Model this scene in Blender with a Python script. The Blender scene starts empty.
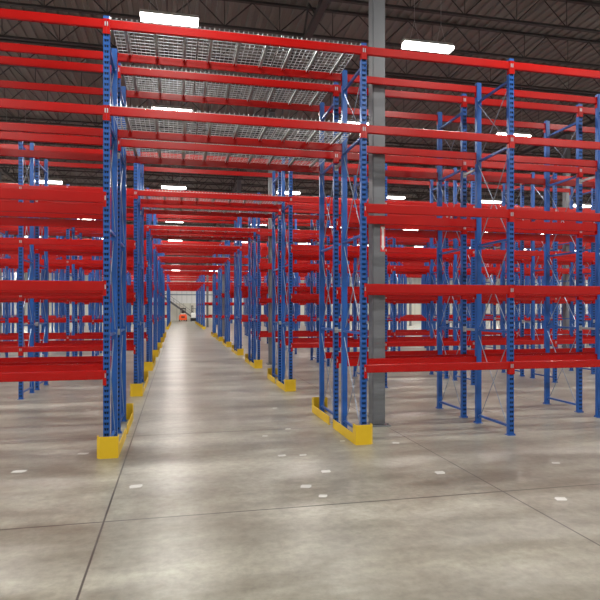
import bpy, math, random
from mathutils import Vector
random.seed(7)
S = bpy.context.scene
COL = S.collection
PI = math.pi

# ------------------------------------------------------------------ camera frame
F, PSI, HZ, CAMH = 564.0, 0.2150, 309.5, 2.05
sp, cp = math.sin(PSI), math.cos(PSI)
def at(px, Y):                     # X of the vertical plane through a picture column, at depth Y
    a = PSI + math.atan((px - 300) / F)
    return Y * math.tan(a)
def floor_at(px, py):
    d = F * CAMH / (py - HZ); r = (px - 300) / F * d
    return d * sp + r * cp, d * cp - r * sp

# ------------------------------------------------------------------ materials
def new_mat(name):
    m = bpy.data.materials.new(name); m.use_nodes = True
    nt = m.node_tree
    return m, nt, nt.nodes['Principled BSDF']
def paint(name, col, rough=0.35, metal=0.0, var=0.12, scale=3.0, spec=0.5, bump=0.0):
    m, nt, b = new_mat(name)
    b.inputs['Roughness'].default_value = rough
    b.inputs['Metallic'].default_value = metal
    b.inputs['Specular IOR Level'].default_value = spec
    tc = nt.nodes.new('ShaderNodeTexCoord')
    n = nt.nodes.new('ShaderNodeTexNoise'); n.inputs['Scale'].default_value = scale; n.inputs['Detail'].default_value = 3
    nt.links.new(tc.outputs['Object'], n.inputs['Vector'])
    mx = nt.nodes.new('ShaderNodeMix'); mx.data_type = 'RGBA'
    mx.inputs['A'].default_value = (*[c * (1 - var) for c in col], 1)
    mx.inputs['B'].default_value = (*[min(1, c * (1 + var)) for c in col], 1)
    nt.links.new(n.outputs['Fac'], mx.inputs['Factor'])
    nt.links.new(mx.outputs['Result'], b.inputs['Base Color'])
    if bump:
        n2 = nt.nodes.new('ShaderNodeTexNoise'); n2.inputs['Scale'].default_value = 60
        nt.links.new(tc.outputs['Object'], n2.inputs['Vector'])
        bp = nt.nodes.new('ShaderNodeBump'); bp.inputs['Strength'].default_value = bump
        nt.links.new(n2.outputs['Fac'], bp.inputs['Height']); nt.links.new(bp.outputs['Normal'], b.inputs['Normal'])
    return m
RED = paint('red_paint', (0.37, 0.004, 0.003), 0.27, spec=0.32)
INNER = paint('post_inside_shade', (0.012, 0.014, 0.02), 0.8)  # near-black colour paints in the shade inside the hollow posts
BLUE = paint('blue_paint', (0.014, 0.086, 0.33), 0.30, spec=0.4)
YEL = paint('yellow_paint', (0.66, 0.43, 0.010), 0.45, var=0.08)
GALV = paint('galvanised_steel', (0.42, 0.44, 0.46), 0.38, metal=0.6, scale=20)
ROD = paint('brace_rod_steel', (0.30, 0.36, 0.46), 0.35, metal=0.7, scale=20)
COLG = paint('grey_column_paint', (0.14, 0.148, 0.165), 0.42, var=0.06)
JOI = paint('joist_paint', (0.028, 0.026, 0.027), 0.6)
DECK = paint('roof_deck_steel', (0.17, 0.16, 0.15), 0.6, metal=0.2, scale=0.6, var=0.15)
WHITE = paint('white_enamel', (0.75, 0.75, 0.73), 0.4, var=0.03)
BLACK = paint('black_rubber', (0.012, 0.012, 0.013), 0.5)
ORANGE = paint('orange_paint', (0.85, 0.10, 0.02), 0.35)
LABEL = paint('white_floor_label', (0.55, 0.55, 0.53), 0.6, var=0.08, scale=9)
STAIR = paint('dark_stair_steel', (0.10, 0.10, 0.105), 0.5)
SRED = paint('sign_red', (0.70, 0.03, 0.03), 0.4, var=0.03)
TRIMG = paint('wall_trim_blue_grey', (0.16, 0.20, 0.25), 0.5)

def ribbed(name, col, pitch, axis, strength=0.4):
    m, nt, b = new_mat(name)
    b.inputs['Roughness'].default_value = 0.55
    tc = nt.nodes.new('ShaderNodeTexCoord'); sep = nt.nodes.new('ShaderNodeSeparateXYZ')
    nt.links.new(tc.outputs['Object'], sep.inputs[0])
    a = nt.nodes.new('ShaderNodeMath'); a.operation = 'PINGPONG'; a.inputs[1].default_value = pitch / 2
    nt.links.new(sep.outputs[axis], a.inputs[0])
    c = nt.nodes.new('ShaderNodeMapRange'); c.inputs['From Min'].default_value = 0; c.inputs['From Max'].default_value = pitch * 0.1
    nt.links.new(a.outputs[0], c.inputs['Value'])
    bp = nt.nodes.new('ShaderNodeBump'); bp.inputs['Strength'].default_value = strength; bp.inputs['Distance'].default_value = 0.03
    nt.links.new(c.outputs[0], bp.inputs['Height']); nt.links.new(bp.outputs['Normal'], b.inputs['Normal'])
    mx = nt.nodes.new('ShaderNodeMix'); mx.data_type = 'RGBA'
    mx.inputs['A'].default_value = (*[k * 0.7 for k in col], 1); mx.inputs['B'].default_value = (*col, 1)
    nt.links.new(c.outputs[0], mx.inputs['Factor']); nt.links.new(mx.outputs['Result'], b.inputs['Base Color'])
    return m
PANELX = ribbed('ribbed_wall_panel_x', (0.80, 0.80, 0.80), 0.9, 'X')
PANELY = ribbed('ribbed_wall_panel_y', (0.78, 0.78, 0.77), 0.9, 'Y')
PRECAST = ribbed('beige_precast', (0.66, 0.64, 0.56), 1.2, 'X')

def concrete():
    m, nt, b = new_mat('polished_concrete')
    N, L = nt.nodes, nt.links
    tc = N.new('ShaderNodeTexCoord')
    def noise(scale, det=4, rough=0.6, vec=None, stretch=None):
        mp = N.new('ShaderNodeMapping')
        if stretch: mp.inputs['Scale'].default_value = stretch
        L.new(tc.outputs['Object'], mp.inputs['Vector'])
        n = N.new('ShaderNodeTexNoise'); n.inputs['Scale'].default_value = scale
        n.inputs['Detail'].default_value = det; n.inputs['Roughness'].default_value = rough
        L.new(mp.outputs[0], n.inputs['Vector']); return n
    n1 = noise(0.8, 5, 0.6, stretch=(0.45, 1.3, 1)); n2 = noise(3.0, 5, 0.65, stretch=(0.8, 1.0, 1))
    r1 = N.new('ShaderNodeValToRGB'); e = r1.color_ramp.elements
    e[0].position = 0.30; e[0].color = (0.150, 0.140, 0.115, 1); e[1].position = 0.70; e[1].color = (0.345, 0.343, 0.298, 1)
    L.new(n1.outputs['Fac'], r1.inputs['Fac'])
    r2 = N.new('ShaderNodeValToRGB'); e = r2.color_ramp.elements
    e[0].position = 0.3; e[0].color = (0.76, 0.75, 0.73, 1); e[1].position = 0.7; e[1].color = (1.12, 1.12, 1.12, 1)
    L.new(n2.outputs['Fac'], r2.inputs['Fac'])
    mul = N.new('ShaderNodeMix'); mul.data_type = 'RGBA'; mul.blend_type = 'MULTIPLY'; mul.inputs['Factor'].default_value = 1
    L.new(r1.outputs[0], mul.inputs['A']); L.new(r2.outputs[0], mul.inputs['B'])
    n3 = noise(11, 5, 0.7); r3 = N.new('ShaderNodeValToRGB'); e = r3.color_ramp.elements
    e[0].position = 0.34; e[0].color = (0.84, 0.83, 0.81, 1); e[1].position = 0.62; e[1].color = (1.12, 1.11, 1.08, 1)
    L.new(n3.outputs['Fac'], r3.inputs['Fac'])
    mul2 = N.new('ShaderNodeMix'); mul2.data_type = 'RGBA'; mul2.blend_type = 'MULTIPLY'; mul2.inputs['Factor'].default_value = 1
    L.new(mul.outputs['Result'], mul2.inputs['A']); L.new(r3.outputs[0], mul2.inputs['B']); mul = mul2
    sep = N.new('ShaderNodeSeparateXYZ'); L.new(tc.outputs['Object'], sep.inputs[0])
    def joint(axis, off, pitch, w):
        a = N.new('ShaderNodeMath'); a.operation = 'SUBTRACT'; a.inputs[1].default_value = off
        L.new(sep.outputs[axis], a.inputs[0])
        p = N.new('ShaderNodeMath'); p.operation = 'PINGPONG'; p.inputs[1].default_value = pitch / 2
        L.new(a.outputs[0], p.inputs[0])
        c = N.new('ShaderNodeMapRange'); c.inputs['From Min'].default_value = w * 0.5; c.inputs['From Max'].default_value = w
        L.new(p.outputs[0], c.inputs['Value']); return c
    jx = joint('X', -0.69, 4.28, 0.012); jy = joint('Y', 9.51 - 3.787 * 6, 3.787, 0.014)
    mn = N.new('ShaderNodeMath'); mn.operation = 'MINIMUM'
    L.new(jx.outputs[0], mn.inputs[0]); L.new(jy.outputs[0], mn.inputs[1])
    fin = N.new('ShaderNodeMix'); fin.data_type = 'RGBA'; fin.inputs['A'].default_value = (0.05, 0.045, 0.04, 1)
    L.new(mn.outputs[0], fin.inputs['Factor']); L.new(mul.outputs['Result'], fin.inputs['B'])
    L.new(fin.outputs['Result'], b.inputs['Base Color'])
    rr = N.new('ShaderNodeMapRange'); rr.inputs['From Min'].default_value = 0.3; rr.inputs['From Max'].default_value = 0.7
    rr.inputs['To Min'].default_value = 0.285; rr.inputs['To Max'].default_value = 0.35
    L.new(n2.outputs['Fac'], rr.inputs['Value']); L.new(rr.outputs[0], b.inputs['Roughness'])
    b.inputs['Specular IOR Level'].default_value = 0.5
    return m
FLOOR = concrete()
def emit(name, col, s):
    m = bpy.data.materials.new(name); m.use_nodes = True; nt = m.node_tree; nt.nodes.clear()
    o = nt.nodes.new('ShaderNodeOutputMaterial'); e = nt.nodes.new('ShaderNodeEmission')
    e.inputs[0].default_value = (*col, 1); e.inputs[1].default_value = s; nt.links.new(e.outputs[0], o.inputs[0]); return m
TUBE = emit('lamp_tube_glow', (1.0, 0.97, 0.92), 14)

# ------------------------------------------------------------------ mesh builder
class MB:
    def __init__(s): s.v = []; s.f = []; s.m = []
    def quad(s, a, b, c, d, mi=0):
        i = len(s.v); s.v += [a, b, c, d]; s.f.append((i, i + 1, i + 2, i + 3)); s.m.append(mi)
    def box(s, x0, x1, y0, y1, z0, z1, mi=0):
        i = len(s.v)
        s.v += [(x0, y0, z0), (x1, y0, z0), (x1, y1, z0), (x0, y1, z0), (x0, y0, z1), (x1, y0, z1), (x1, y1, z1), (x0, y1, z1)]
        for q in ((0, 3, 2, 1), (4, 5, 6, 7), (0, 1, 5, 4), (1, 2, 6, 5), (2, 3, 7, 6), (3, 0, 4, 7)):
            s.f.append(tuple(i + k for k in q)); s.m.append(mi)
        return s
    def prism(s, prof, axis, a, b, mi=0):       # closed profile swept along an axis
        n = len(prof); i = len(s.v)
        for t in (a, b):
            for (p, q) in prof:
                s.v.append({'X': (t, p, q), 'Y': (p, t, q), 'Z': (p, q, t)}[axis])
        for k in range(n):
            s.f.append((i + k, i + (k + 1) % n, i + n + (k + 1) % n, i + n + k)); s.m.append(mi)
        s.f.append(tuple(i + k for k in reversed(range(n)))); s.m.append(mi)
        s.f.append(tuple(i + n + k for k in range(n))); s.m.append(mi)
        return s
    def bar(s, p, q, r, n=6, mi=0):
        p = Vector(p); q = Vector(q); d = (q - p).normalized()
        u = d.orthogonal().normalized(); w = d.cross(u); i = len(s.v)
        for c in (p, q):
            for k in range(n):
                a = 2 * PI * k / n + PI / n
                s.v.append(tuple(c + (u * math.cos(a) + w * math.sin(a)) * r))
        for k in range(n):
            s.f.append((i + k, i + (k + 1) % n, i + n + (k + 1) % n, i + n + k)); s.m.append(mi)
        s.f.append(tuple(i + k for k in reversed(range(n)))); s.m.append(mi)
        s.f.append(tuple(i + n + k for k in range(n))); s.m.append(mi)
        return s
    def mesh(s, name, mats):
        me = bpy.data.meshes.new(name); me.from_pydata(s.v, [], s.f)
        for m in (mats if isinstance(mats, (list, tuple)) else [mats]): me.materials.append(m)
        me.polygons.foreach_set('material_index', s.m); me.update()
        import bmesh as _b
        bm = _b.new(); bm.from_mesh(me); _b.ops.recalc_face_normals(bm, faces=bm.faces); bm.to_mesh(me); bm.free()
        return me
def put(name, me, parent=None, loc=(0, 0, 0), rz=0.0, label=None):
    o = bpy.data.objects.new(name, me); COL.objects.link(o); o.location = loc; o.rotation_euler = (0, 0, rz)
    if parent: o.parent = parent
    if label: o['label'] = label
    return o
def thing(name, label, cat, loc=(0, 0, 0), rz=0, group=None, me=None):
    o = put(name, me, None, loc, rz); o['label'] = label; o['category'] = cat
    if group: o['group'] = group
    return o
def struct(name, me, loc=(0, 0, 0)):
    o = put(name, me, None, loc); o['kind'] = 'structure'; return o
def bevel(me, w, seg=2, smooth=True):
    import bmesh as _b
    bm = _b.new(); bm.from_mesh(me); _b.ops.remove_doubles(bm, verts=bm.verts, dist=1e-5)
    ed = [e for e in bm.edges if len(e.link_faces) == 2 and e.calc_face_angle(0) > 0.5]
    _b.ops.bevel(bm, geom=ed, offset=w, segments=seg, affect='EDGES', clamp_overlap=True)
    bm.to_mesh(me); bm.free()
    return me

# ------------------------------------------------------------------ room
XL, XR, YB, YF, ZC = -25.0, 70.0, -14.0, 106.0, 10.4
struct('floor', MB().box(XL, XR, YB, YF, -0.3, 0).mesh('floor', FLOOR))
m = MB()                            # corrugated roof deck, ribs running along the aisle
x = XL; prof = []
while x < XR:
    prof += [(x, 0), (x + 0.10, 0), (x + 0.125, 0.05), (x + 0.275, 0.05)]; x += 0.30
for k in range(len(prof) - 1):
    (a, za), (b, zb) = prof[k], prof[k + 1]
    m.quad((a, YB, ZC + za), (b, YB, ZC + zb), (b, YF, ZC + zb), (a, YF, ZC + za))
m.box(XL, XR, YB, YF, ZC + 0.07, ZC + 0.2)
struct('ceiling', m.mesh('ceiling', DECK))
struct('wall_left', MB().box(XL - 0.3, XL, YB, YF, 0, ZC + 0.2).mesh('wall_left', PANELY))
struct('wall_right', MB().box(XR, XR + 0.3, YB, YF, 0, ZC + 0.2).mesh('wall_right', PANELY))
struct('wall_back', MB().box(XL, XR, YB - 0.3, YB, 0, ZC + 0.2).mesh('wall_back', PANELX))
mw = MB().box(XL, XR, YF, YF + 0.3, 3.2, ZC + 0.2, 0).box(XL, XR, YF - 0.04, YF + 0.3, 0, 3.2, 1)
struct('wall_front', mw.mesh('wall_front', [PANELX, PRECAST]))
struct('trim_1', MB().box(XL, XR, YF - 0.05, YF, 4.68, 4.86).mesh('trim', TRIMG))

# open-web joists along X
JD = 0.80
m = MB()
m.box(XL, XR, -0.05, 0.05, ZC - 0.06, ZC - 0.005); m.box(XL, XR, -0.045, 0.045, ZC - JD, ZC - JD + 0.055)
x = XL
while x < XR - 1.5:
    zt, zb = ZC - 0.05, ZC - JD + 0.04
    m.bar((x, 0, zt), (x + 0.75, 0, zb), 0.016, 4); m.bar((x + 0.75, 0, zb), (x + 1.5, 0, zt), 0.016, 4)
    m.bar((x + 0.75, 0, zb), (x + 0.75, 0, zt), 0.011, 4)
    x += 1.5
jm = m.mesh('roof_joist', JOI)
y = 9.51 - 1.893 * 12
while y < YF - 1:
    if y > YB + 1: struct('roof_joist', jm, (0, y, 0))
    y += 1.893
CX = [3.475 + 12.6 * k for k in range(-2, 6)]
m = MB()
m.box(-0.09, 0.09, YB, YF, ZC - JD - 0.20, ZC - JD - 0.08)
y = YB
while y < YF - 1.8:
    m.bar((0, y, ZC - 0.1), (0, y + 0.9, ZC - JD - 0.12), 0.03, 4); m.bar((0, y + 0.9, ZC - JD - 0.12), (0, y + 1.8, ZC - 0.1), 0.03, 4); y += 1.8
gm = m.mesh('joist_girder', JOI)
for cx in CX:
    if XL < cx < XR: struct('joist_girder', gm, (cx, 0, 0))

# ------------------------------------------------------------------ rack prototypes
PW, PD, FD, FH = 0.088, 0.075, 1.08, 6.14      # post width, depth, frame depth, frame height
def post_mesh():
    m = MB(); w = PW / 2; pitch = 0.0762
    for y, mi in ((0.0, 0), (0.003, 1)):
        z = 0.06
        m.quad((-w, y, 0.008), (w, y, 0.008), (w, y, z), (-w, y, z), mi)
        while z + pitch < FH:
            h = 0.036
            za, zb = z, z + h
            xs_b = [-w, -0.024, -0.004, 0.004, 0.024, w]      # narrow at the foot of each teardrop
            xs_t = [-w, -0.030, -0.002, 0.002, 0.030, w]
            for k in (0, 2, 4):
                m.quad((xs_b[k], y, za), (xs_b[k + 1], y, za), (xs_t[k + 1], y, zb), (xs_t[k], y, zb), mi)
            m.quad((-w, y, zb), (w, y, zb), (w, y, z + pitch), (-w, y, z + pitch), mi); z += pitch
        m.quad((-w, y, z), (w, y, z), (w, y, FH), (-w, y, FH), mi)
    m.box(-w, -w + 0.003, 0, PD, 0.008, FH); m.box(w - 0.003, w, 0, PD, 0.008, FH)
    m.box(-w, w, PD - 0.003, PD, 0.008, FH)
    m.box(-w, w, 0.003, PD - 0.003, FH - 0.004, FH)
    m.box(-w + 0.004, w - 0.004, PD - 0.006, PD - 0.004, 0.01, FH - 0.006, 1)  # liner sheets added in the painted shade colour to darken the holes
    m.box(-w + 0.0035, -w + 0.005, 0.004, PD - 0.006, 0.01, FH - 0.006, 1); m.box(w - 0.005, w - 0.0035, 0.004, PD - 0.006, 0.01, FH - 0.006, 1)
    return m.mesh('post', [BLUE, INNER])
POST = post_mesh()
def plate_mesh():
    m = MB().box(-0.065, 0.065, -0.02, 0.10, 0, 0.008)
    m.bar((0.054, -0.006, 0.008), (0.054, -0.006, 0.03), 0.009)
    return m.mesh('foot_plate', [BLUE])
PLATE = plate_mesh()
STRUTS = [0.14, 1.68, 3.20, 4.72, 5.80]
def lattice(m, mi_s=0, mi_r=1):
    for z in STRUTS:
        m.box(-0.018, 0.018, PD - 0.01, FD - PD + 0.01, z - 0.018, z + 0.018, mi_s)
        for y in (PD + 0.02, FD - PD - 0.02): m.bar((-0.03, y, z), (0.03, y, z), 0.008, 6, mi_r)
    for a, b in ((0.10, 1.58), (1.74, 3.12), (3.26, 4.64), (4.78, 5.74)):
        m.bar((-0.012, PD, a), (-0.012, FD - PD, b), 0.0075, 5, mi_r)
        m.bar((0.012, FD - PD, a), (0.012, PD, b), 0.0075, 5, mi_r)
    return m
LATT = lattice(MB()).mesh('upright_frame', [BLUE, ROD])
m = lattice(MB())                    # far frames: posts and bracing in one mesh
for (ya, s) in ((0, 1), (FD, -1)):
    w = PW / 2
    ys = sorted((ya, ya + s * PD))
    yw = sorted((ya, ya + s * 0.003)); yl = sorted((ya + s * PD, ya + s * (PD - 0.003)))
    m.box(-w, w, yw[0], yw[1], 0, FH + 0.31); m.box(-w, -w + 0.003, ys[0], ys[1], 0, FH + 0.31); m.box(w - 0.003, w, ys[0], ys[1], 0, FH + 0.31)
    m.box(-w, w, yl[0], yl[1], 0, FH + 0.31)
    m.box(-0.065, 0.065, min(ya - s * .02, ya + s * .10), max(ya - s * .02, ya + s * .10), 0, 0.008)
FARF = m.mesh('upright_frame', [BLUE, ROD])

def beam_prof(h):                     # step beam section in (y, z), front face at y = 0, top at z = 0
    r = 0.007
    return [(r * .3, -h + r), (r, -h), (0.05 - r, -h), (0.05, -h + r), (0.05, -0.042), (0.036, -0.042), (0.036, 0), (r, 0), (r * .3, -r * .3), (0, -r), (0, -h + r * 1.5)]
BW, TW = 2.524, 3.7605                # bay widths (regular, over the aisle)
_bc = {}
def beam_mesh(w, h):
    k = ('b', w, h)
    if k not in _bc:
        L = w / 2 - PW / 2 - 0.002
        _bc[k] = MB().prism(beam_prof(h), 'X', -L, L).mesh('load_beam', RED)
    return _bc[k]
def conn_mesh(side, h):               # side -1: left end of the beam, +1: right end
    k = ('c', side, h)
    if k not in _bc:
        m = MB(); s = side
        a, b = sorted((s * 0.001, s * 0.043))       # plate on the post face
        z0 = -0.205
        m.box(a, b, -0.010, -0.004, z0, 0.006)
        a, b = sorted((s * -0.001, s * -0.006)); m.box(a, b, -0.008, 0.055, z0, 0.006)
        zc = -h * 0.55
        a, b = sorted((s * 0.022, s * 0.036)); m.box(a, b, -0.015, -0.010, zc - 0.03, zc + 0.03, 1)
        _bc[k] = m.mesh('end_connector', [RED, GALV])
    return _bc[k]
def add_prism_beam(m, w, h, x, y, z, flip, full=True):
    L = w / 2 - PW / 2 - 0.002; s = -1 if flip else 1
    m.prism([(y + s * p, z + q) for p, q in beam_prof(h)] if full else
            [(y, z - h), (y + s * .05, z - h), (y + s * .05, z), (y, z)], 'X', x - L, x + L, 0)
    for e in (-1, 1):
        xe = x + e * (w / 2)
        a, b = sorted((xe - e * 0.043, xe - e * 0.001))
        ya, yb = sorted((y - s * 0.010, y - s * 0.004)); m.box(a, b, ya, yb, z - 0.205, z + 0.006, 0)
        a, b = sorted((xe - e * 0.007, xe - e * 0.021))
        ya, yb = sorted((y - s * 0.015, y - s * 0.010)); m.box(a, b, ya, yb, z - h * .55 - 0.03, z - h * .55 + 0.03, 1)
def far_beam_mesh(w, h):
    k = ('f', w, h)
    if k not in _bc:
        m = MB(); add_prism_beam(m, w, h, 0, 0, 0, False); _bc[k] = m.mesh('load_beam', [RED, GALV])
    return _bc[k]
LEV = [(1.20, .125), (2.445, .145), (3.68, .145), (4.885, .125), (6.09, .125)]
SPC = MB().box(-0.02, 0.02, 0, 0.458, -0.02, 0.02).box(-0.035, 0.035, 0, 0.004, -0.05, 0.05).box(-0.035, 0.035, 0.454, 0.458, -0.05, 0.05).mesh('row_spacer', GALV)

# wire deck panel: origin at the centre of its front edge, on the beam tops
DWID = (TW - PW) / 3 - 0.03
m = MB(); n = 17; w = DWID / 2; r = 0.0035
for i in range(n + 1):
    x = -w + DWID * i / n; m.box(x - r, x + r, -0.006, FD + 0.006, 0.008, 0.015)
    for (ya, yb) in ((-0.006, 0.0), (FD, FD + 0.006)): m.box(x - r - .0015, x + r + .0015, ya, yb, 0.004, 0.028)
for j in range(11):
    y = 0.02 + (FD - 0.04) * j / 10; m.box(-w, w, y - r, y + r, 0.001, 0.008)
WIREM = m.mesh('wire_deck', GALV)
m = MB().box(-0.022, 0.022, 0.052, FD - 0.052, -0.006, 0.0).box(-0.022, -0.018, 0.052, FD - 0.052, -0.038, -0.006).box(0.018, 0.022, 0.052, FD - 0.052, -0.038, -0.006)
CHANM = m.mesh('support_channel', GALV)

# guards
GH = 0.30
def guard(side, flip):               # side +1: aisle lies to +X of the frame, -1: to -X
    s = side
    def Y(v): return FD - v if flip else v
    def X(v): return s * v
    t = 0.012
    m = MB()
    outer = [(-.12, .03), (-.12, -.055), (-.075, -.105), (.165, -.105), (.165, .045)]
    inner = [(.165 - t, .045), (.165 - t, -.105 + t), (-.07, -.105 + t), (-.12 + t, -.05), (-.12 + t, .03)]
    m.prism([(X(a), Y(b)) for a, b in outer + inner], 'Z', 0, GH)
    sh = m.mesh('corner_shield', YEL)
    m = MB(); y0, y1 = sorted((Y(.047), Y(FD + .10)))
    xa, xb = sorted((X(.165), X(.165 - t))); m.box(xa, xb, y0, y1, 0.0, 0.15)
    xc, xd = sorted((X(.165 - t), X(.125))); m.box(xc, xd, y0, y1, 0, 0.010)
    ra = m.mesh('side_rail', YEL)
    return sh, ra
GUARD = {(s, f): guard(s, f) for s in (1, -1) for f in (False, True)}

# ------------------------------------------------------------------ racks
Y1, P, D2 = 8.2413, 5.6785, 1.5383
X0, X1 = -0.9565, 2.804
ROWS = list(range(0, 7)) + list(range(9, 14))
ORD = ['nearest', 'second', 'third', 'fourth', 'fifth', 'sixth', 'seventh']
def pairname(r):
    return f'{ORD[r]} back-to-back pair' if r < 7 else f"{['first','second','third','fourth','fifth','sixth'][r-9]} pair past the cross aisle"
def short(r):
    return f'{ORD[r]} rack pair' if r < 7 else f"{['first','second','third','fourth','fifth','sixth'][r-9]} pair past cross aisle"
for r in ROWS:
    for line in (0, 1):
        yf = Y1 + P * r + D2 * line
        lo, hi = -0.281 * (yf + 1.1), 0.848 * (yf + 1.1)
        fr = [X0, X1]; x = X0
        while x > lo - 0.2 and x - BW > (XL + 1.5 if r < 9 else -12): x -= BW; fr.append(x)
        x = X1
        while x < hi + 0.2 and x + BW < (58 if r < 9 else 18.5): x += BW; fr.append(x)
        fr.sort()
        which = 'front line' if line == 0 else 'rear line'
        rk = thing('pallet_rack', f'blue and red pallet rack, {which} of the {pairname(r)}', 'pallet rack', (X0, yf, 0), 0, 'pallet racks bridging the central aisle')
        near = r <= 2
        # frames
        for x in fr:
            if near:
                f = put('upright_frame', LATT, rk, (x - X0, 0, 0))
                put('post', POST, f); put('post', POST, f, (0, FD, 0), PI)
                put('foot_plate', PLATE, f); put('foot_plate', PLATE, f, (0, FD, 0), PI)
            else:
                put('upright_frame', FARF, rk, (x - X0, 0, 0))
            if line == 0 and r < 7:
                for z in (1.68, 4.60): put('row_spacer', SPC, rk, (x - X0, FD, z), 0, 'bare grey steel spacer')
        # beams
        spec = []
        for a, b in zip(fr[:-1], fr[1:]):
            tun = abs(a - X0) < 1e-6
            for li, (z, h) in enumerate(LEV):
                if r >= 3:
                    z = [1.62 if r < 9 else 1.30, 3.10 if r < 9 else 2.80, None, 4.885, 6.40][li]
                    if z is None: continue
                if tun and li < 3: continue
                for back in (False, True):
                    spec.append(((a + b) / 2, b - a, z, h, back))
        spec.sort(key=lambda s: (s[0] ** 2 + (yf + (FD if s[4] else 0)) ** 2 + (s[2] - CAMH) ** 2))
        for i, (xc, w, z, h, back) in enumerate(spec[:99]):
            w = TW if w > 3 else BW
            loc = (xc - X0, (FD + 0.002) if back else -0.002, z)
            if r <= 2:
                bo = put('load_beam', beam_mesh(w, h), rk, loc, PI if back else 0, 'longer beam spanning the aisle' if w > 3 else None)
                for sd in (-1, 1): put('end_connector', conn_mesh(sd, h), bo, (sd * (w / 2 - PW / 2), 0, 0))
            else:
                put('load_beam', far_beam_mesh(w, h), rk, loc, PI if back else 0, 'longer beam spanning the aisle' if w > 3 else None)
        if len(spec) > 99:
            m = MB()
            for (xc, w, z, h, back) in spec[99:]:
                w = TW if w > 3 else BW
                add_prism_beam(m, w, h, xc - X0, (FD + 0.002) if back else -0.002, z, back, r < 7)
            o = put('load_beam', m.mesh('load_beam', [RED, GALV]), rk); o['kind'] = 'stuff'
        # decks over the aisle
        for z, lv in ((4.885, 'lower'), (6.09, 'top'))[:2 if r == 0 else 1]:
            for i, pn in enumerate(('left', 'middle', 'right')):
                xc = X0 + PW / 2 + (TW - PW) * (i + .5) / 3
                d = thing('wire_deck', f'{pn} wire deck on {lv} overhead beams, {which}, {short(r)}', 'wire deck', (xc, yf, z + 0.001), 0, 'wire mesh decks bridging the aisle', WIREM)
                if r <= 4:
                    for k in (-0.42, 0, 0.42): put('support_channel', CHANM, d, (k, 0, 0))
        # guards
        for xg, s, sn in ((X0, 1, 'left'), (X1, -1, 'right')):
            sh, ra = GUARD[(s, line == 1)]
            g = thing('rack_guard', f'yellow guard at {sn} aisle upright, {which}, {short(r)}', 'rack guard', (xg, yf, 0), 0, 'yellow guards along the aisle')
            put('corner_shield', sh, g); put('side_rail', ra, g)

# ------------------------------------------------------------------ columns
m = MB().box(-.118, .118, -.118, .118, 0.02, ZC - JD - .2); cm = bevel(m.mesh('shaft', COLG), .018, 3)
pm = MB().box(-.19, .19, -.19, .19, 0, .02)
for a in (-.15, .15):
    for b in (-.15, .15): pm.bar((a, b, .02), (a, b, .05), .014)
pmm = pm.mesh('base_plate', COLG)
cym = MB().box(-.16, .16, -.16, .16, ZC - JD - .22, ZC - JD - .2).mesh('cap_plate', COLG)
for k in range(9):
    cy = 9.51 + 11.357 * k
    for j, cx in enumerate(CX):
        if not (XL + 1 < cx < XR - 1): continue
        if not (-0.281 * cy - 3 < cx < 0.848 * cy + 3): continue
        ci = round((cx - 3.475) / 12.6)
        side = 'beside the right edge of the aisle' if ci == 0 else (f"{['first','second','third','fourth','fifth'][ci-1]} column line right of the aisle" if ci > 0 else f"{['first','second'][-ci-1]} column line left of the aisle")
        dep = ['nearest', 'second', 'third', 'fourth', 'fifth', 'sixth', 'seventh', 'eighth', 'ninth'][k]
        c = thing('steel_column', f'grey square steel column {side}, {dep} from the camera', 'column', (cx, cy, 0), 0, 'grey roof columns')
        put('shaft', cm, c); put('base_plate', pmm, c); put('cap_plate', cym, c)

# red arrow sign on the nearest column
sx, sy = 3.475 + .068, 9.51 - .118
sg = thing('arrow_sign', 'narrow red sign with white down arrow on the nearest grey column', 'sign', (sx, sy, 3.07))
put('panel', MB().box(-.045, .045, -.006, 0, 0, .46).mesh('panel', SRED), sg)
ar = MB(); ar.prism([(-.034, .40), (-.034, .44), (.034, .44), (.034, .40), (.023, .40), (.023, .10), (.041, .10), (0, .02), (-.041, .10), (-.023, .10), (-.023, .40)], 'Y', -.009, -.006)
put('arrow', ar.mesh('arrow', WHITE), sg, label='white downward arrow')

# ------------------------------------------------------------------ lamps
m = MB(); m.prism([(-.10, .03), (-.05, .09), (.05, .09), (.10, .03), (.15, -.02), (.14, -.02), (.095, .02), (-.095, .02), (-.14, -.02), (-.15, -.02)], 'X', -.61, .61)
HOUS = m.mesh('housing', WHITE)
m = MB(); m.prism([(-.13, -.02), (.13, -.02), (.16, -.05), (.12, -.09), (-.12, -.09), (-.16, -.05)], 'X', -.60, .60)
TUB = m.mesh('diffuser', TUBE)
ZL = 8.30
m = MB()
for xx in (-.45, .45):
    m.bar((xx, 0, .09), (xx * .75, 0, .55), .004, 4); m.bar((xx * .5, 0, .09), (xx * .75, 0, .55), .004, 4); m.bar((xx * .75, 0, .55), (xx * .75, 0, ZC - ZL - .01), .004, 4)
WIR = m.mesh('hanger_wire', GALV)
AL = bpy.data.lights.new('lamp_light', 'AREA'); AL.shape = 'RECTANGLE'; AL.size = 1.15; AL.size_y = 0.22; AL.energy = 150; AL.color = (1.0, 0.965, 0.90)
NUM = ['first', 'second', 'third', 'fourth', 'fifth', 'sixth', 'seventh', 'eighth', 'ninth', 'tenth', 'eleventh', 'twelfth']
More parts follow.
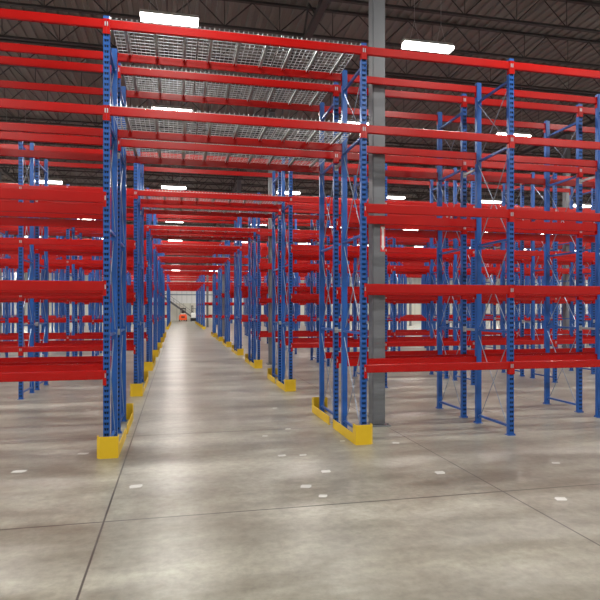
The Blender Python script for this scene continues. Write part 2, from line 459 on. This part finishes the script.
for k in range(-3, 16):
    ly = 12.39 + P * k
    for j in range(-4, 12):
        lx = -0.15 + 5.95 * j
        if not (XL + 1 < lx < XR - 1): continue
        across = 'over the central aisle' if j == 0 else (f'{NUM[j-1]} one right of the central aisle' if j > 0 else f'{NUM[-j-1]} one left of the central aisle')
        row = (f'{NUM[k]} row ahead' if k < 12 else f'{["thirteenth","fourteenth","fifteenth","sixteenth"][k-12]} row ahead') if k >= 0 else f'{NUM[-k-1]} row behind'
        t = thing('strip_light', f'white hanging strip lamp, {across}, {row}', 'lamp', (lx, ly, ZL), 0, 'hanging strip lamps')
        put('housing', HOUS, t); put('diffuser', TUB, t, label='glowing white diffuser'); put('hanger_wire', WIR, t)
        a = bpy.data.objects.new('lamp_light', AL); COL.objects.link(a); a.parent = t; a.location = (0, 0, -.10)

# ------------------------------------------------------------------ floor labels
labs = [(19, 471.5, .22, .13), (83, 453.6, .2, .1), (136, 486.3, .2, .13), (306, 486.4, .17, .13), (326, 471.4, .17, .12), (303, 455, .14, .08),
        (323, 496, .13, .1), (342.5, 441, .12, .08), (396, 443, .15, .10), (440, 472.6, .17, .14), (556, 463, .15, .08), (561, 499, .17, .12),
        (288, 429, .13, .08), (282, 455.5, .16, .09), (265, 436, .12, .08), (88, 410, .14, .09), (275, 408, .14, .1)]
desc = ['near the left picture edge, in front of the left bay', 'just left of the nearest left yellow guard', 'beside the long floor joint in the foreground', 'in the foreground, front of the right yellow guard',
        'nearer of two between aisle middle and right guard', 'faint one left of the right yellow guard', 'at the lower picture edge below the right guard', 'tucked just left of the right guard front', 'just right of the grey column foot',
        'beside the right-hand floor joint', 'in front of the right bay, farther one', 'at the lower right of the picture', 'small one in the aisle, farthest right', 'in the aisle centre right, middle distance', 'small faint one in the aisle, farther back', 'under the left bay beams', 'close to the second right yellow guard']
for (px, py, w, d), ds in zip(labs, desc):
    w *= .72; d *= .85
    fx, fy = floor_at(px, py); a = random.uniform(-.3, .3)
    pts = [(-w / 2, -d / 2), (w * .3, -d / 2), (w / 2, -d * .1), (w / 2, d / 2), (-w * .35, d / 2), (-w / 2, d * .2)]
    me = MB().prism(pts, 'Z', 0, .0015).mesh('floor_label', LABEL)
    o = thing('floor_label', f'white floor tag, {ds}', 'floor tag', (fx, fy, 0.0003), a, 'white tags on the floor', me)

# ------------------------------------------------------------------ stairs at the far wall
st = thing('steel_staircase', 'dark steel staircase climbing left along the far end wall', 'staircase', (3.7, 104.2, 0))
rise, run, n = 0.19, 0.265, 22
m = MB()
for y in (-.5, .5):
    m.prism([(0.1, 0), (-.25, 0), (-run * n - .2, rise * n - .15), (-run * n - .2, rise * n + .12), (-run * n + .1, rise * n + .12)], 'Y', y - .03, y + .03)
put('stringer', m.mesh('stringer', STAIR), st)
for i in range(n): put('tread', MB().box(-run * i - run, -run * i + .02, -.47, .47, rise * (i + 1) - .04, rise * (i + 1)).mesh('tread', STAIR), st)
m = MB()
for y in (-.5, .5):
    m.bar((0, y, 1.0), (-run * n, y, rise * n + 1.0), .02); m.bar((0, y, .55), (-run * n, y, rise * n + .55), .012)
    for i in range(0, n + 1, 4): m.bar((-run * i, y, rise * i), (-run * i, y, rise * i + 1.0), .025)
    m.bar((-run * n, y, rise * n + 1.0), (-run * n - 2, y, rise * n + 1.0), .03); m.bar((-run * n - 2, y, rise * n), (-run * n - 2, y, rise * n + 1.0), .025)
put('handrail', m.mesh('handrail', STAIR), st)
m = MB().box(-run * n - 2, -run * n, -.5, .5, rise * n - .08, rise * n)
for y in (-.45, .45): m.box(-run * n - 1.95, -run * n - 1.85, y - .05, y + .05, 0, rise * n - .08); m.box(-run * n - .2, -run * n - .1, y - .05, y + .05, 0, rise * n - .08)
put('landing', m.mesh('landing', STAIR), st)

# ------------------------------------------------------------------ forklift, seen from behind
fy = 99.0
fl = thing('forklift', 'orange counterbalance forklift with black overhead guard at far end of aisle', 'forklift', (at(183.0, fy), fy, 0))
body = MB()
body.prism([(-.62, .22), (.62, .22), (.68, .55), (.64, 1.0), (.5, 1.22), (-.5, 1.22), (-.64, 1.0), (-.68, .55)], 'Y', 0, .6)
body.box(-.6, .6, .6, 2.1, .28, .75)
put('counterweight', bevel(body.mesh('counterweight', ORANGE), .05, 2), fl, label='orange painted body')
put('seat_hood', bevel(MB().box(-.45, .45, .1, 1.1, 1.22, 1.38).mesh('seat_hood', WHITE), .03), fl, label='white hood top')
put('seat', bevel(MB().box(-.26, .26, .55, 1.05, 1.38, 1.48).box(-.26, .26, .48, .6, 1.45, 1.9).mesh('seat', BLACK), .03), fl)
put('tail_panel', MB().box(-.3, .3, -.015, .01, .62, .88).mesh('tail_panel', BLACK), fl, label='black grille in the tail')
for sx_ in (-1, 1):
    for yy, rr in ((.45, .26), (1.75, .32)):
        w = MB().bar((sx_ * .52, yy, rr), (sx_ * .68, yy, rr), rr, 20); put('wheel', w.mesh('wheel', BLACK), fl)
og = MB()
for sx_ in (-1, 1):
    og.bar((sx_ * .5, .25, 1.15), (sx_ * .45, .5, 2.2), .04); og.bar((sx_ * .5, 2.0, .75), (sx_ * .45, 1.6, 2.2), .04); og.bar((sx_ * .45, .45, 2.2), (sx_ * .45, 1.65, 2.2), .04)
for k in range(9): og.box(-.45, .45, .5 + k * .13, .56 + k * .13, 2.17, 2.23)
og.box(-.5, .5, .42, .54, 2.1, 2.3)
put('overhead_guard', og.mesh('overhead_guard', BLACK), fl)
ms = MB()
for sx_ in (-.36, .30): ms.box(sx_, sx_ + .06, 2.15, 2.3, .1, 2.25)
for z in (.3, 1.2, 2.15): ms.box(-.36, .36, 2.18, 2.26, z, z + .08)
put('mast', ms.mesh('mast', BLACK), fl)
fk = MB()
for sx_ in (-.3, .18): fk.box(sx_, sx_ + .12, 2.3, 3.4, .06, .1); fk.box(sx_, sx_ + .12, 2.3, 2.34, .06, .6)
put('fork', fk.mesh('fork', BLACK), fl)

# reach truck with black mast beside it
rt = thing('reach_truck', 'black and white stand-up lift truck with tall black mast beside the orange forklift', 'lift truck', (at(194.0, 98.0), 98.0, 0))
b = MB().box(-.55, .55, 0, 1.5, .08, .62); put('chassis', bevel(b.mesh('chassis', BLACK), .04), rt)
b = MB().prism([(.0, .62), (1.1, .62), (1.1, 1.35), (.9, 1.5), (.1, 1.5), (0, 1.3)], 'X', -.45, .25); put('cabin_body', bevel(b.mesh('cabin_body', WHITE), .04), rt, label='white body panel')
b = MB()
for sx_ in (-.42, -.2): b.box(sx_, sx_ + .11, 1.15, 1.35, .1, 2.75)
for z in (.7, 1.6, 2.6): b.box(-.42, -.11, 1.2, 1.3, z, z + .1)
put('mast', b.mesh('mast', BLACK), rt)
b = MB()
for sx_ in (-.35, .35): b.bar((sx_, .3, 1.4), (sx_, .3, 2.2), .03); b.bar((sx_, 1.0, 1.4), (sx_, 1.0, 2.2), .03)
b.box(-.42, .42, .25, 1.08, 2.18, 2.24); put('overhead_guard', b.mesh('overhead_guard', BLACK), rt)
for sx_ in (-1, 1): put('wheel', MB().bar((sx_ * .42, .35, .16), (sx_ * .56, .35, .16), .16, 16).mesh('wheel', BLACK), rt)
b = MB()
for sx_ in (-.3, .2): b.box(sx_, sx_ + .11, 1.5, 2.5, .05, .09)
put('fork', b.mesh('fork', BLACK), rt)

# ------------------------------------------------------------------ world, camera, view
W = bpy.data.worlds.new('world'); S.world = W; W.use_nodes = True
W.node_tree.nodes['Background'].inputs[0].default_value = (0.02, 0.02, 0.022, 1)
cam = bpy.data.cameras.new('camera'); co = bpy.data.objects.new('camera', cam); COL.objects.link(co)
cam.sensor_width = 36; cam.sensor_fit = 'HORIZONTAL'; cam.lens = F / 600 * 36; cam.shift_y = (HZ - 300) / 600
cam.clip_end = 400
co.location = (0, 0, CAMH); co.rotation_euler = (PI / 2, 0, -PSI)
S.camera = co
S.view_settings.view_transform = 'Standard'; S.view_settings.look = 'None'; S.view_settings.gamma = 1
S.view_settings.exposure = 0.25; S.view_settings.use_curve_mapping = False
